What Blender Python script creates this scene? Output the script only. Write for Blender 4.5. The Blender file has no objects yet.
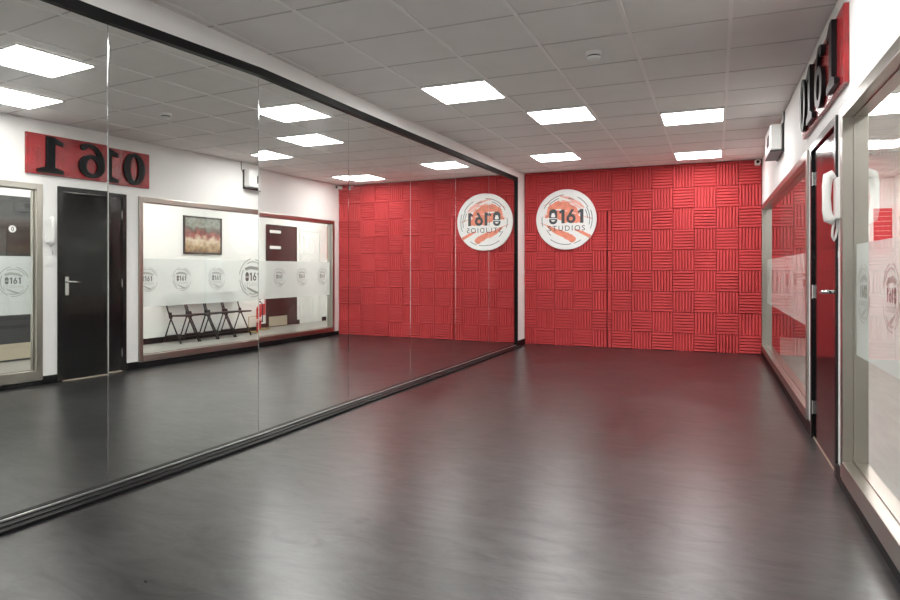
import bpy, bmesh, math, random
from mathutils import Vector, Matrix
random.seed(7)
PI = math.pi
COL = bpy.context.scene.collection
# ------------------------------------------------------------------ dimensions (metres; x across, y into the room, z up)
H = 2.749; D = 10.352
CAM = (2.9416, 0.0, 1.1957); YAW = 0.4147; FPX = 656.28; PX = 427.05; PY = 269.7
YS = 2.5446; SP = 1.2155
MXS = [-0.1278, -0.0573, -0.0122, 0.0002, 0.0269, 0.0583, 0.0768, 0.1059]
def mx(y):                                   # face of the mirror wall (very slightly bowed)
    t = (y - YS) / SP + 1
    i = int(min(max(math.floor(t), 0), 6)); a = t - i
    return MXS[i] * (1 - a) + MXS[i + 1] * a
def Wx(y): return 3.5386 - 0.0078 * (y - 10)  # face of the right wall
def R(t, y, z): return (Wx(y) + t, y, z)      # t > 0 goes into the wall
XA = 3.0238; Y1 = 5.0896                     # ceiling grid origin
LX = 5.65                                    # far wall of the lobby
LEND = 13.1; YF = -1.7; LY0 = -1.7

# ------------------------------------------------------------------ materials
def nodes(name):
    m = bpy.data.materials.new(name); m.use_nodes = True
    nt = m.node_tree; nt.nodes.clear()
    out = nt.nodes.new('ShaderNodeOutputMaterial')
    return m, nt, out
def N(nt, typ, **kw):
    n = nt.nodes.new(typ)
    for k, v in kw.items():
        if k.startswith('i_'): n.inputs[k[2:].replace('_', ' ')].default_value = v
        else: setattr(n, k, v)
    return n
def L(nt, a, b): nt.links.new(a, b)
def ramp(nt, fac, stops):
    r = nt.nodes.new('ShaderNodeValToRGB')
    el = r.color_ramp.elements
    while len(el) < len(stops): el.new(0.5)
    for e, (p, c) in zip(el, stops):
        e.position = p; e.color = (c[0], c[1], c[2], 1)
    L(nt, fac, r.inputs[0]); return r
def pbr(name, col, rough=0.5, metal=0.0, spec=0.5, var=0.0, scale=8.0, bump=0.0, bscale=60.0, stretch=(1, 1, 1), rvar=0.0, coat=0.0):
    m, nt, out = nodes(name)
    p = N(nt, 'ShaderNodeBsdfPrincipled')
    p.inputs['Base Color'].default_value = (*col, 1); p.inputs['Roughness'].default_value = rough
    p.inputs['Metallic'].default_value = metal; p.inputs['Specular IOR Level'].default_value = spec
    p.inputs['Coat Weight'].default_value = coat
    L(nt, p.outputs[0], out.inputs[0])
    tc = N(nt, 'ShaderNodeTexCoord'); mp = N(nt, 'ShaderNodeMapping'); mp.inputs['Scale'].default_value = stretch
    L(nt, tc.outputs['Object'], mp.inputs[0])
    if var > 0 or rvar > 0:
        nz = N(nt, 'ShaderNodeTexNoise'); nz.inputs['Scale'].default_value = scale; nz.inputs['Detail'].default_value = 5
        L(nt, mp.outputs[0], nz.inputs[0])
        if var > 0:
            r = ramp(nt, nz.outputs[0], [(0.3, [c * (1 - var) for c in col]), (0.7, [min(1, c * (1 + var)) for c in col])])
            L(nt, r.outputs[0], p.inputs['Base Color'])
        if rvar > 0:
            mr = N(nt, 'ShaderNodeMapRange'); mr.inputs['From Min'].default_value = .3; mr.inputs['From Max'].default_value = .7
            mr.inputs['To Min'].default_value = rough - rvar; mr.inputs['To Max'].default_value = rough + rvar
            L(nt, nz.outputs[0], mr.inputs[0]); L(nt, mr.outputs[0], p.inputs['Roughness'])
    if bump > 0:
        nb = N(nt, 'ShaderNodeTexNoise'); nb.inputs['Scale'].default_value = bscale; nb.inputs['Detail'].default_value = 4
        L(nt, mp.outputs[0], nb.inputs[0])
        b = N(nt, 'ShaderNodeBump'); b.inputs['Strength'].default_value = bump; b.inputs['Distance'].default_value = 0.01
        L(nt, nb.outputs[0], b.inputs['Height']); L(nt, b.outputs[0], p.inputs['Normal'])
    return m
def emit(name, col, s):
    m, nt, out = nodes(name)
    e = N(nt, 'ShaderNodeEmission'); e.inputs[0].default_value = (*col, 1); e.inputs[1].default_value = s
    L(nt, e.outputs[0], out.inputs[0]); return m

M = {}
M['white_wall'] = pbr('white_paint', (.81, .80, .785), .6, var=.02, scale=2)
M['left_wall'] = pbr('bright_white_paint', (.92, .91, .895), .6, var=.01, scale=2)
M['lobby_wall'] = pbr('lobby_white_paint', (.84, .84, .82), .55, var=.02, scale=2)
M['tile'] = pbr('ceiling_tile', (.79, .755, .735), .9, var=.03, scale=3, bump=.12, bscale=220)
M['tbar'] = pbr('ceiling_grid_metal', (.86, .83, .81), .5)
M['tile_edge'] = pbr('ceiling_tile_edge', (.52, .50, .485), .8)
M['black_trim'] = pbr('black_trim_paint', (.004, .004, .0045), .5, spec=.14)
M['dark_trim'] = pbr('dark_grey_trim', (.012, .012, .0125), .4, spec=.3)
M['silver_lip'] = pbr('silver_edge', (.75, .76, .75), .3, metal=.9)
M['steel'] = pbr('brushed_steel', (.40, .375, .335), .28, metal=1, var=.008, scale=9, stretch=(40, 40, .5))
M['steel_h'] = pbr('brushed_steel_rail', (.40, .375, .335), .28, metal=1, var=.008, scale=9, stretch=(40, .5, 40))
M['chrome'] = pbr('chrome', (.75, .75, .74), .15, metal=1)
M['foam'] = pbr('red_acoustic_foam', (.58, .055, .060), .8, spec=.2, var=.05, scale=2.0)
M['groove'] = pbr('foam_seam_shadow', (.06, .002, .003), .9)
M['door_black'] = pbr('black_gloss_paint', (.003, .003, .0035), .12, spec=.38, bump=.03, bscale=25, rvar=.04, scale=6)
M['frame_black'] = pbr('black_gloss_architrave', (.004, .004, .0045), .25, spec=.4, bump=.02, bscale=40)
M['board_red'] = pbr('red_gloss_sign_board', (.30, .010, .014), .22, var=.3, scale=6, bump=.5, bscale=28)
M['letter_black'] = pbr('black_raised_digit', (.004, .004, .005), .45, spec=.15)
M['white_plastic'] = pbr('white_plastic', (.82, .82, .80), .35)
M['black_plastic'] = pbr('black_plastic', (.015, .015, .016), .4)
M['dark_lens'] = pbr('dark_lens', (.03, .015, .012), .1)
M['disc_white'] = pbr('white_sign_face', (.86, .86, .85), .45)
M['ink'] = pbr('charcoal_print', (.045, .05, .055), .5)
M['ring_ink'] = pbr('grey_ring_print', (.11, .14, .15), .5)
M['orange'] = pbr('orange_red_brush_print', (.80, .24, .15), .5, var=.2, scale=14)
M['pink'] = pbr('pale_red_brush_print', (.85, .42, .36), .5, var=.12, scale=14)
M['logo_grey'] = pbr('clear_cut_logo', (.10, .105, .10), .4)
M['logo_ring'] = pbr('clear_cut_ring', (.36, .37, .36), .5)
M['lobby_floor'] = pbr('grey_wood_laminate', (.27, .265, .24), .35, var=.14, scale=3, stretch=(6, .8, 1), bump=.03, bscale=30)
M['lobby_tile'] = pbr('lobby_ceiling', (.74, .73, .71), .8)
M['kick'] = pbr('pale_kick_plate', (.62, .55, .42), .3, metal=.6)
M['maroon_door'] = pbr('dark_maroon_door_paint', (.028, .008, .008), .25)
M['dark_door'] = pbr('dark_lobby_door_paint', (.03, .032, .034), .3)
M['dark_panel'] = pbr('dark_brown_door_panel', (.025, .016, .013), .3)
M['white_door'] = pbr('white_door_gloss', (.80, .80, .78), .3)
M['chair_black'] = pbr('black_powder_coated_steel', (.006, .006, .006), .4, spec=.35)
M['ext_red'] = pbr('extinguisher_red', (.55, .012, .018), .25)
M['brass'] = pbr('brass_stand', (.65, .50, .22), .25, metal=.9)
M['poster_red'] = pbr('poster_red', (.55, .02, .03), .4)  # fire notice red, also the painted foam reflection in the lobby
M['poster_line'] = pbr('poster_pale_line', (.75, .35, .32), .4)  # extinguisher band, also pale ribs of the painted foam reflection
M['diffuser'] = emit('panel_light_diffuser', (1, .985, .96), 18.0)
M['lobby_diffuser'] = emit('lobby_panel_diffuser', (1, .985, .955), 27.0)

def floor_mat():
    m, nt, out = nodes('charcoal_vinyl_dance_floor')
    p = N(nt, 'ShaderNodeBsdfPrincipled'); L(nt, p.outputs[0], out.inputs[0])
    tc = N(nt, 'ShaderNodeTexCoord')
    n1 = N(nt, 'ShaderNodeTexNoise'); n1.inputs['Scale'].default_value = 1.7; n1.inputs['Detail'].default_value = 12; n1.inputs['Roughness'].default_value = .74; n1.inputs['Distortion'].default_value = .3
    L(nt, tc.outputs['Object'], n1.inputs[0])
    r1 = ramp(nt, n1.outputs[0], [(.34, (.007, .0075, .008)), (.68, (.022, .0215, .021))])
    mp = N(nt, 'ShaderNodeMapping'); mp.inputs['Scale'].default_value = (3, 26, 1); mp.inputs['Rotation'].default_value = (0, 0, .35)
    L(nt, tc.outputs['Object'], mp.inputs[0])
    n2 = N(nt, 'ShaderNodeTexNoise'); n2.inputs['Scale'].default_value = 1.3; n2.inputs['Detail'].default_value = 6
    L(nt, mp.outputs[0], n2.inputs[0])
    r2 = ramp(nt, n2.outputs[0], [(.35, (.88, .88, .88)), (.75, (1.15, 1.15, 1.15))])
    mix = N(nt, 'ShaderNodeMix'); mix.data_type = 'RGBA'; mix.blend_type = 'MULTIPLY'; mix.inputs[0].default_value = 1
    L(nt, r1.outputs[0], mix.inputs[6]); L(nt, r2.outputs[0], mix.inputs[7])
    # fine pale scuffs
    v = N(nt, 'ShaderNodeTexNoise'); v.inputs['Scale'].default_value = 9; v.inputs['Detail'].default_value = 9; v.inputs['Roughness'].default_value = .75
    mp3 = N(nt, 'ShaderNodeMapping'); mp3.inputs['Scale'].default_value = (1, 6, 1); mp3.inputs['Rotation'].default_value = (0, 0, -.6)
    L(nt, tc.outputs['Object'], mp3.inputs[0]); L(nt, mp3.outputs[0], v.inputs[0])
    rs = ramp(nt, v.outputs[0], [(.5, (0, 0, 0)), (.85, (.3, .3, .3))])
    mix2 = N(nt, 'ShaderNodeMix'); mix2.data_type = 'RGBA'; mix2.inputs[7].default_value = (.07, .07, .07, 1)
    L(nt, rs.outputs[0], mix2.inputs[0]); L(nt, mix.outputs[2], mix2.inputs[6])
    L(nt, mix2.outputs[2], p.inputs['Base Color'])
    mr = N(nt, 'ShaderNodeMapRange'); mr.inputs['From Min'].default_value = .3; mr.inputs['From Max'].default_value = .7
    mr.inputs['To Min'].default_value = .27; mr.inputs['To Max'].default_value = .35
    L(nt, n1.outputs[0], mr.inputs[0]); L(nt, mr.outputs[0], p.inputs['Roughness'])
    n5 = N(nt, 'ShaderNodeTexNoise'); n5.inputs['Scale'].default_value = 26; n5.inputs['Detail'].default_value = 6; n5.inputs['Roughness'].default_value = .6; n5.inputs['Distortion'].default_value = 2.0
    L(nt, tc.outputs['Object'], n5.inputs[0])
    b = N(nt, 'ShaderNodeBump'); b.inputs['Strength'].default_value = .10; b.inputs['Distance'].default_value = .004
    L(nt, n5.outputs[0], b.inputs['Height']); L(nt, b.outputs[0], p.inputs['Normal'])
    ms = N(nt, 'ShaderNodeMapRange'); ms.inputs['From Min'].default_value = .32; ms.inputs['From Max'].default_value = .68
    ms.inputs['To Min'].default_value = .45; ms.inputs['To Max'].default_value = 1.0
    n4 = N(nt, 'ShaderNodeTexNoise'); n4.inputs['Scale'].default_value = 2.6; n4.inputs['Detail'].default_value = 10; n4.inputs['Roughness'].default_value = .7; n4.inputs['Distortion'].default_value = 1.6
    mp4 = N(nt, 'ShaderNodeMapping'); mp4.inputs['Scale'].default_value = (1, 2.6, 1); mp4.inputs['Rotation'].default_value = (0, 0, .25)
    L(nt, tc.outputs['Object'], mp4.inputs[0]); L(nt, mp4.outputs[0], n4.inputs[0]); L(nt, n4.outputs[0], ms.inputs[0])
    L(nt, ms.outputs[0], p.inputs['Specular IOR Level'])
    return m
M['floor'] = floor_mat()

def mirror_mat():
    m, nt, out = nodes('mirror_glass')
    g = N(nt, 'ShaderNodeBsdfGlossy'); g.inputs['Color'].default_value = (.90, .92, .90, 1); g.inputs['Roughness'].default_value = 0
    h = N(nt, 'ShaderNodeBsdfGlossy'); h.inputs['Color'].default_value = (.8, .82, .82, 1); h.inputs['Roughness'].default_value = .22
    tc = N(nt, 'ShaderNodeTexCoord')
    mp = N(nt, 'ShaderNodeMapping'); mp.inputs['Scale'].default_value = (1, 2.2, .5); mp.inputs['Rotation'].default_value = (.5, 0, 0)
    L(nt, tc.outputs['Object'], mp.inputs[0])
    nz = N(nt, 'ShaderNodeTexNoise'); nz.inputs['Scale'].default_value = 3; nz.inputs['Detail'].default_value = 6; nz.inputs['Distortion'].default_value = 1.2
    L(nt, mp.outputs[0], nz.inputs[0])
    mr = N(nt, 'ShaderNodeMapRange'); mr.inputs['From Min'].default_value = .35; mr.inputs['From Max'].default_value = .75
    mr.inputs['To Min'].default_value = 0; mr.inputs['To Max'].default_value = .035
    L(nt, nz.outputs[0], mr.inputs[0])
    mx_ = N(nt, 'ShaderNodeMixShader'); L(nt, mr.outputs[0], mx_.inputs[0]); L(nt, g.outputs[0], mx_.inputs[1]); L(nt, h.outputs[0], mx_.inputs[2])
    L(nt, mx_.outputs[0], out.inputs[0]); return m
M['mirror'] = mirror_mat()
M['mirror_edge'] = pbr('polished_mirror_edge', (.8, .82, .81), .08, metal=1)

def glass_mat():
    m, nt, out = nodes('window_glass')
    lw = N(nt, 'ShaderNodeLayerWeight'); lw.inputs[0].default_value = .5
    pw = N(nt, 'ShaderNodeMath', operation='POWER'); pw.inputs[1].default_value = 5
    L(nt, lw.outputs['Facing'], pw.inputs[0])
    m1 = N(nt, 'ShaderNodeMath', operation='MULTIPLY_ADD'); m1.inputs[1].default_value = .96; m1.inputs[2].default_value = .06
    L(nt, pw.outputs[0], m1.inputs[0])                      # one surface (Schlick)
    ma = m1
    t = N(nt, 'ShaderNodeBsdfTransparent'); t.inputs[0].default_value = (.95, .97, .955, 1)
    g = N(nt, 'ShaderNodeBsdfGlossy'); g.inputs['Roughness'].default_value = 0; g.inputs['Color'].default_value = (1, 1, 1, 1)
    x = N(nt, 'ShaderNodeMixShader'); L(nt, ma.outputs[0], x.inputs[0]); L(nt, t.outputs[0], x.inputs[1]); L(nt, g.outputs[0], x.inputs[2])
    L(nt, x.outputs[0], out.inputs[0]); return m
M['glass'] = glass_mat()
def frost_mat():
    m, nt, out = nodes('frosted_vinyl')
    d = N(nt, 'ShaderNodeBsdfDiffuse'); d.inputs[0].default_value = (.80, .84, .83, 1)
    t = N(nt, 'ShaderNodeBsdfTranslucent'); t.inputs[0].default_value = (.80, .84, .83, 1)
    x = N(nt, 'ShaderNodeMixShader'); x.inputs[0].default_value = .5
    L(nt, d.outputs[0], x.inputs[1]); L(nt, t.outputs[0], x.inputs[2])
    tr = N(nt, 'ShaderNodeBsdfTransparent')
    y = N(nt, 'ShaderNodeMixShader'); y.inputs[0].default_value = .22
    L(nt, x.outputs[0], y.inputs[1]); L(nt, tr.outputs[0], y.inputs[2])
    L(nt, y.outputs[0], out.inputs[0]); return m
M['frost'] = frost_mat()
def picture_mat():
    m, nt, out = nodes('abstract_print')
    p = N(nt, 'ShaderNodeBsdfPrincipled'); p.inputs['Roughness'].default_value = .4; L(nt, p.outputs[0], out.inputs[0])
    tc = N(nt, 'ShaderNodeTexCoord'); sp = N(nt, 'ShaderNodeSeparateXYZ'); L(nt, tc.outputs['Generated'], sp.inputs[0])
    nz = N(nt, 'ShaderNodeTexNoise'); nz.inputs['Scale'].default_value = 7; nz.inputs['Detail'].default_value = 4; L(nt, tc.outputs['Generated'], nz.inputs[0])
    ad = N(nt, 'ShaderNodeMath', operation='MULTIPLY_ADD'); ad.inputs[1].default_value = .45; L(nt, nz.outputs[0], ad.inputs[0]); L(nt, sp.outputs['Z'], ad.inputs[2])
    r = ramp(nt, ad.outputs[0], [(.22, (.16, .08, .04)), (.40, (.40, .27, .15)), (.58, (.62, .50, .36)), (.72, (.30, .07, .06)), (.90, (.10, .07, .06)), (1.0, (.24, .26, .23))])
    vo = N(nt, 'ShaderNodeTexVoronoi'); vo.inputs['Scale'].default_value = 9; L(nt, tc.outputs['Generated'], vo.inputs[0])
    mix = N(nt, 'ShaderNodeMix'); mix.data_type = 'RGBA'; mix.blend_type = 'SOFT_LIGHT'; mix.inputs[0].default_value = .55
    L(nt, r.outputs[0], mix.inputs[6]); L(nt, vo.outputs['Distance'], mix.inputs[7])
    L(nt, mix.outputs[2], p.inputs['Base Color']); return m
M['picture'] = picture_mat()

# ------------------------------------------------------------------ mesh helpers
def tag(o, label=None, cat=None, group=None, kind=None):
    if label: o['label'] = label
    if cat: o['category'] = cat
    if group: o['group'] = group
    if kind: o['kind'] = kind
    return o
def empty(name, loc, label=None, cat=None, group=None, kind=None):
    o = bpy.data.objects.new(name, None); COL.objects.link(o); o.location = loc
    o.empty_display_size = .1
    return tag(o, label, cat, group, kind)
def wloc(o):
    v = Vector((0, 0, 0))
    while o is not None: v += Vector(o.location); o = o.parent
    return v
def obj(name, bm, mat, parent=None, smooth=False, bevel=0.0, segs=2):
    """bm holds WORLD coordinates; the object is stored relative to its parent"""
    if bevel > 0:
        bmesh.ops.remove_doubles(bm, verts=bm.verts, dist=1e-6)
        es = [e for e in bm.edges if len(e.link_faces) == 2 and e.calc_face_angle(0) > .5]
        bmesh.ops.bevel(bm, geom=es, offset=bevel, segments=segs, affect='EDGES', profile=.6, clamp_overlap=True)
    bmesh.ops.recalc_face_normals(bm, faces=bm.faces)
    if parent is None:
        xs = [v.co for v in bm.verts]
        lo = Vector((min(c.x for c in xs), min(c.y for c in xs), min(c.z for c in xs)))
        hi = Vector((max(c.x for c in xs), max(c.y for c in xs), max(c.z for c in xs)))
        org = Vector(((lo.x + hi.x) / 2, (lo.y + hi.y) / 2, lo.z)); off = org
    else:
        off = wloc(parent); org = Vector((0, 0, 0))
    for v in bm.verts: v.co -= off
    me = bpy.data.meshes.new(name); bm.to_mesh(me); bm.free()
    if smooth:
        for p in me.polygons: p.use_smooth = True
    o = bpy.data.objects.new(name, me); COL.objects.link(o)
    mats = mat if isinstance(mat, list) else [mat]
    for mm in mats: me.materials.append(mm)
    if parent is None: o.location = org
    else: o.parent = parent
    return o
def hexa(bm, P, mi=0):
    vs = [bm.verts.new(p) for p in P]
    for f in ((0, 3, 2, 1), (4, 5, 6, 7), (0, 1, 5, 4), (1, 2, 6, 5), (2, 3, 7, 6), (3, 0, 4, 7)):
        fc = bm.faces.new([vs[i] for i in f]); fc.material_index = mi
def box(bm, x0, x1, y0, y1, z0, z1, mi=0):
    hexa(bm, [(x0, y0, z0), (x1, y0, z0), (x1, y1, z0), (x0, y1, z0), (x0, y0, z1), (x1, y0, z1), (x1, y1, z1), (x0, y1, z1)], mi)
def rbox(bm, t0, t1, y0, y1, z0, z1, mi=0):      # box that follows the right wall
    hexa(bm, [R(t0, y0, z0), R(t1, y0, z0), R(t1, y1, z0), R(t0, y1, z0), R(t0, y0, z1), R(t1, y0, z1), R(t1, y1, z1), R(t0, y1, z1)], mi)
def mbox(bm, t0, t1, y0, y1, z0, z1, za=None, zb=None):   # box that follows the mirror wall, cut at the panel joints
    ys = [y0] + [YS + SP * k for k in range(-1, 7) if y0 + .01 < YS + SP * k < y1 - .01] + [y1]
    for a, b in zip(ys[:-1], ys[1:]):
        f0 = z0(a) if callable(z0) else z0; f1 = z0(b) if callable(z0) else z0
        g0 = z1(a) if callable(z1) else z1; g1 = z1(b) if callable(z1) else z1
        xa, xb = mx(a), mx(b)
        hexa(bm, [(xa + t0, a, f0), (xa + t1, a, f0), (xb + t1, b, f1), (xb + t0, b, f1), (xa + t0, a, g0), (xa + t1, a, g0), (xb + t1, b, g1), (xb + t0, b, g1)])
def BM(): return bmesh.new()
def tube(bm, pts, r, n=10, closed=False):
    pts = [Vector(p) for p in pts]; rings = []
    k = len(pts); prev = None
    for i, p in enumerate(pts):
        if closed: d = (pts[(i + 1) % k] - pts[i - 1]).normalized()
        elif i == 0: d = (pts[1] - p).normalized()
        elif i == k - 1: d = (p - pts[-2]).normalized()
        else: d = ((pts[i + 1] - p).normalized() + (p - pts[i - 1]).normalized()).normalized()
        if prev is None:
            u = d.cross(Vector((0, 0, 1)))
            if u.length < .01: u = d.cross(Vector((1, 0, 0)))
            u.normalize()
        else:
            u = prev - d * prev.dot(d)
            if u.length < 1e-5: u = d.cross(Vector((0, 0, 1)))
            u.normalize()
        prev = u; w = d.cross(u)
        rr = r[i] if isinstance(r, (list, tuple)) else r
        rings.append([bm.verts.new(p + (u * math.cos(2 * PI * j / n) + w * math.sin(2 * PI * j / n)) * rr) for j in range(n)])
    m = k if closed else k - 1
    for i in range(m):
        a, b = rings[i], rings[(i + 1) % k]
        for j in range(n): bm.faces.new((a[j], a[(j + 1) % n], b[(j + 1) % n], b[j]))
    if not closed:
        bm.faces.new(rings[0][::-1]); bm.faces.new(rings[-1])
def lathe(bm, c, prof, n=28, axis='z'):
    rings = []
    for (r, h) in prof:
        ring = []
        for j in range(n):
            a = 2 * PI * j / n
            if axis == 'z': p = (c[0] + r * math.cos(a), c[1] + r * math.sin(a), c[2] + h)
            elif axis == 'y': p = (c[0] + r * math.cos(a), c[1] + h, c[2] + r * math.sin(a))
            else: p = (c[0] + h, c[1] + r * math.cos(a), c[2] + r * math.sin(a))
            ring.append(bm.verts.new(p))
        rings.append(ring)
    for a, b in zip(rings[:-1], rings[1:]):
        for j in range(n): bm.faces.new((a[j], a[(j + 1) % n], b[(j + 1) % n], b[j]))
    bm.faces.new(rings[0][::-1]); bm.faces.new(rings[-1])
def prism(bm, pts2, m3, d0, d1):
    """extruded polygon: m3(u, v, depth) -> world"""
    a = [bm.verts.new(m3(u, v, d0)) for u, v in pts2]; b = [bm.verts.new(m3(u, v, d1)) for u, v in pts2]
    n = len(pts2)
    fs = [bm.faces.new(a), bm.faces.new(b[::-1])]
    for i in range(n): bm.faces.new((a[i], b[i], b[(i + 1) % n], a[(i + 1) % n]))
    for f in fs: f.normal_update()
    bmesh.ops.triangulate(bm, faces=fs, ngon_method='EAR_CLIP')
def strip(bm, outer, inner, m3, d0, d1, closed=True):
    """flat band between two point lists, extruded"""
    n = len(outer)
    V = [[bm.verts.new(m3(p[0], p[1], d)) for p in lst] for lst in (outer, inner) for d in (d0, d1)]
    o0, o1, i0, i1 = V
    for i in range(n if closed else n - 1):
        j = (i + 1) % n
        bm.faces.new((o0[i], o0[j], i0[j], i0[i])); bm.faces.new((o1[i], i1[i], i1[j], o1[j]))
        bm.faces.new((o0[i], o1[i], o1[j], o0[j])); bm.faces.new((i0[i], i0[j], i1[j], i1[i]))
    if not closed:
        bm.faces.new((o0[0], i0[0], i1[0], o1[0])); bm.faces.new((o0[-1], o1[-1], i1[-1], i0[-1]))
def ell(cx, cy, a, b, a0=0, a1=2 * PI, n=40, closed=True):
    k = n if closed else n + 1
    return [(cx + a * math.cos(a0 + (a1 - a0) * i / n), cy + b * math.sin(a0 + (a1 - a0) * i / n)) for i in range(k)]
def text_into(bm, body, m3, size, d0, d1, cx=0, cy=0, bold=0.0, space=1.0, xs=1.0):
    cu = bpy.data.curves.new('lettering', 'FONT'); cu.body = body; cu.size = size; cu.align_x = 'CENTER'; cu.align_y = 'CENTER'
    cu.offset = bold; cu.space_character = space; cu.fill_mode = 'FRONT' if hasattr(cu, 'fill_mode') else cu.fill_mode
    cu.dimensions = '2D'; cu.fill_mode = 'BOTH'; cu.extrude = 0.001; cu.resolution_u = 6
    o = bpy.data.objects.new('lettering', cu); COL.objects.link(o)
    bpy.context.view_layer.update()
    dg = bpy.context.evaluated_depsgraph_get()
    me = bpy.data.meshes.new_from_object(o.evaluated_get(dg))
    bpy.data.objects.remove(o); bpy.data.curves.remove(cu)
    vs = []
    for v in me.vertices:
        d = d0 if v.co.z > 0 else d1
        vs.append(bm.verts.new(m3(cx + v.co.x * xs, cy + v.co.y, d)))
    for p in me.polygons:
        try: bm.faces.new([vs[i] for i in p.vertices])
        except ValueError: pass
    bpy.data.meshes.remove(me)

# ------------------------------------------------------------------ the room shell
def struct(name, bm, mat, parent=None, label=None, cat=None, **kw):
    o = obj(name, bm, mat, parent, **kw)
    if parent is None: tag(o, label, cat, kind='structure')
    return o
b = BM(); box(b, -.32, 3.615, YF, D + .05, -.08, 0); struct('floor', b, M['floor'], label='dark charcoal vinyl dance floor with a soft sheen and scuffs', cat='floor')
b = BM(); box(b, 3.615, LX + .05, LY0, LEND + .05, -.08, 0.0); struct('floor_lobby', b, M['lobby_floor'], label='pale grey wood floor of the lobby beyond the windows', cat='floor')
# ceiling slab, tiles recessed between the grid bars
cb = BM(); box(cb, -.32, 3.76, YF, D + .05, H + .006, H + .10)
ceil = struct('ceiling', cb, M['tile'], label='suspended ceiling of square grey tiles in a pale grid', cat='ceiling')
gb = BM(); ge = BM()
for k in range(-1, 6):
    x = XA - .6 * k
    if -.1 < x < 3.5: box(gb, x - .012, x + .012, YF, D, H, H + .012)
for k in range(-12, 10):
    y = Y1 + .6 * k
    if YF < y < D - .03: box(ge, -.08, 3.60, y - .006, y + .006, H + .003, H + .012)
obj('ceiling_grid', gb, M['tbar'], ceil); obj('tile_joint', ge, M['tile_edge'], ceil)
b = BM(); mbox(b, -.16, -.014, YF, D + .05, 0, H + .006)
struct('wall_left', b, M['left_wall'], label='white left wall carrying the mirrors', cat='wall')
b = BM(); box(b, -.32, 3.76, D + .022, D + .15, 0, H + .006)
struct('wall_back', b, M['groove'], label='end wall behind the red foam', cat='wall')
b = BM(); box(b, -.32, 3.80, YF - .12, YF, 0, H + .006)
struct('wall_front', b, M['white_wall'], label='white wall behind the camera', cat='wall')
# right wall with two window openings and a doorway
WT = .10
NW0, NW1 = 1.75, 4.229                 # near window
DY0, DY1, DZ = 4.386, 5.427, 2.085     # doorway
FW0, FW1 = 5.5925, 10.192              # far window
WZ0, WZ1 = .078, 2.084
NZ0 = .055
b = BM()
for (y0, y1, z0, z1) in ((YF, NW0, 0, H), (NW0, NW1, 0, NZ0), (NW0, NW1, WZ1, H), (NW1, DY0, 0, H), (DY0, DY1, DZ, H), (DY1, FW0, 0, H), (FW0, FW1, 0, WZ0), (FW0, FW1, WZ1, H), (FW1, D + .15, 0, H)):
    rbox(b, 0, WT, y0, y1, z0, z1)
bmesh.ops.remove_doubles(b, verts=b.verts, dist=1e-5)
struct('wall_right', b, M['white_wall'], label='white right wall with windows and a black door', cat='wall')
# skirtings
b = BM()
for (y0, y1) in ((YF, DY0 - .002), (DY1 + .002, D - .02)):
    cuts = [(y0, y1, .088)] if y0 > YF else [(y0, NW1, NZ0 - .004), (NW1, y1, .088)]
    if y0 > YF: cuts = [(y0, FW0, .088), (FW0, y1, WZ0 - .004)]
    for (p, q, zz) in cuts: rbox(b, -.014, 0, p, q, 0, zz)
struct('baseboard_right', b, M['black_trim'], label='black skirting under the right hand windows', cat='skirting', bevel=.003)
b = BM(); mbox(b, -.014, .012, 9.87, D - .02, 0, .085)
struct('baseboard_left', b, M['black_trim'], label='short black skirting between mirror end and red wall', cat='skirting', bevel=.003)
# lobby shell
b = BM(); box(b, LX, LX + .12, LY0, LEND + .12, 0, H + .01); struct('wall_lobby', b, M['lobby_wall'], label='white lobby wall with picture, chairs and doors', cat='wall')
b = BM(); box(b, 3.56, LX, LEND, LEND + .12, 0, H + .01); struct('wall_lobby_end', b, M['lobby_wall'], label='white wall at the far end of the lobby', cat='wall')
b = BM(); box(b, 3.80, LX, LY0 - .12, LY0, 0, H + .01); struct('wall_lobby_front', b, M['lobby_wall'], label='white wall at the near end of the lobby', cat='wall')
b = BM(); box(b, 3.58, 3.68, D + .15, LEND, 0, H + .01); struct('wall_lobby_side', b, M['lobby_wall'], label='white wall of the lobby past the studio', cat='wall')
b = BM(); box(b, 3.76, LX + .12, LY0, LEND + .12, H + .006, H + .1); box(b, 3.56, 3.76, D + .15, LEND + .12, H + .006, H + .1)
lc = struct('ceiling_lobby', b, M['lobby_tile'], label='pale tiled lobby ceiling seen through the glass', cat='ceiling')
b = BM()
for x in (4.3, 4.9, 5.5): box(b, x - .012, x + .012, LY0, LEND, H, H + .008)
for k in range(24): box(b, 3.78, LX, LY0 + .6 * k - .01, LY0 + .6 * k + .01, H + .001, H + .008)
obj('ceiling_grid', b, M['tbar'], lc)
b = BM()
for (y0, y1) in ((LY0, 4.36), (5.58, 10.885), (11.935, 12.05), (12.90, LEND)): box(b, LX - .014, LX, y0, y1, 0, .095)
struct('baseboard_lobby', b, M['black_trim'], label='black skirting along the lobby wall behind the chairs', cat='skirting')

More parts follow.
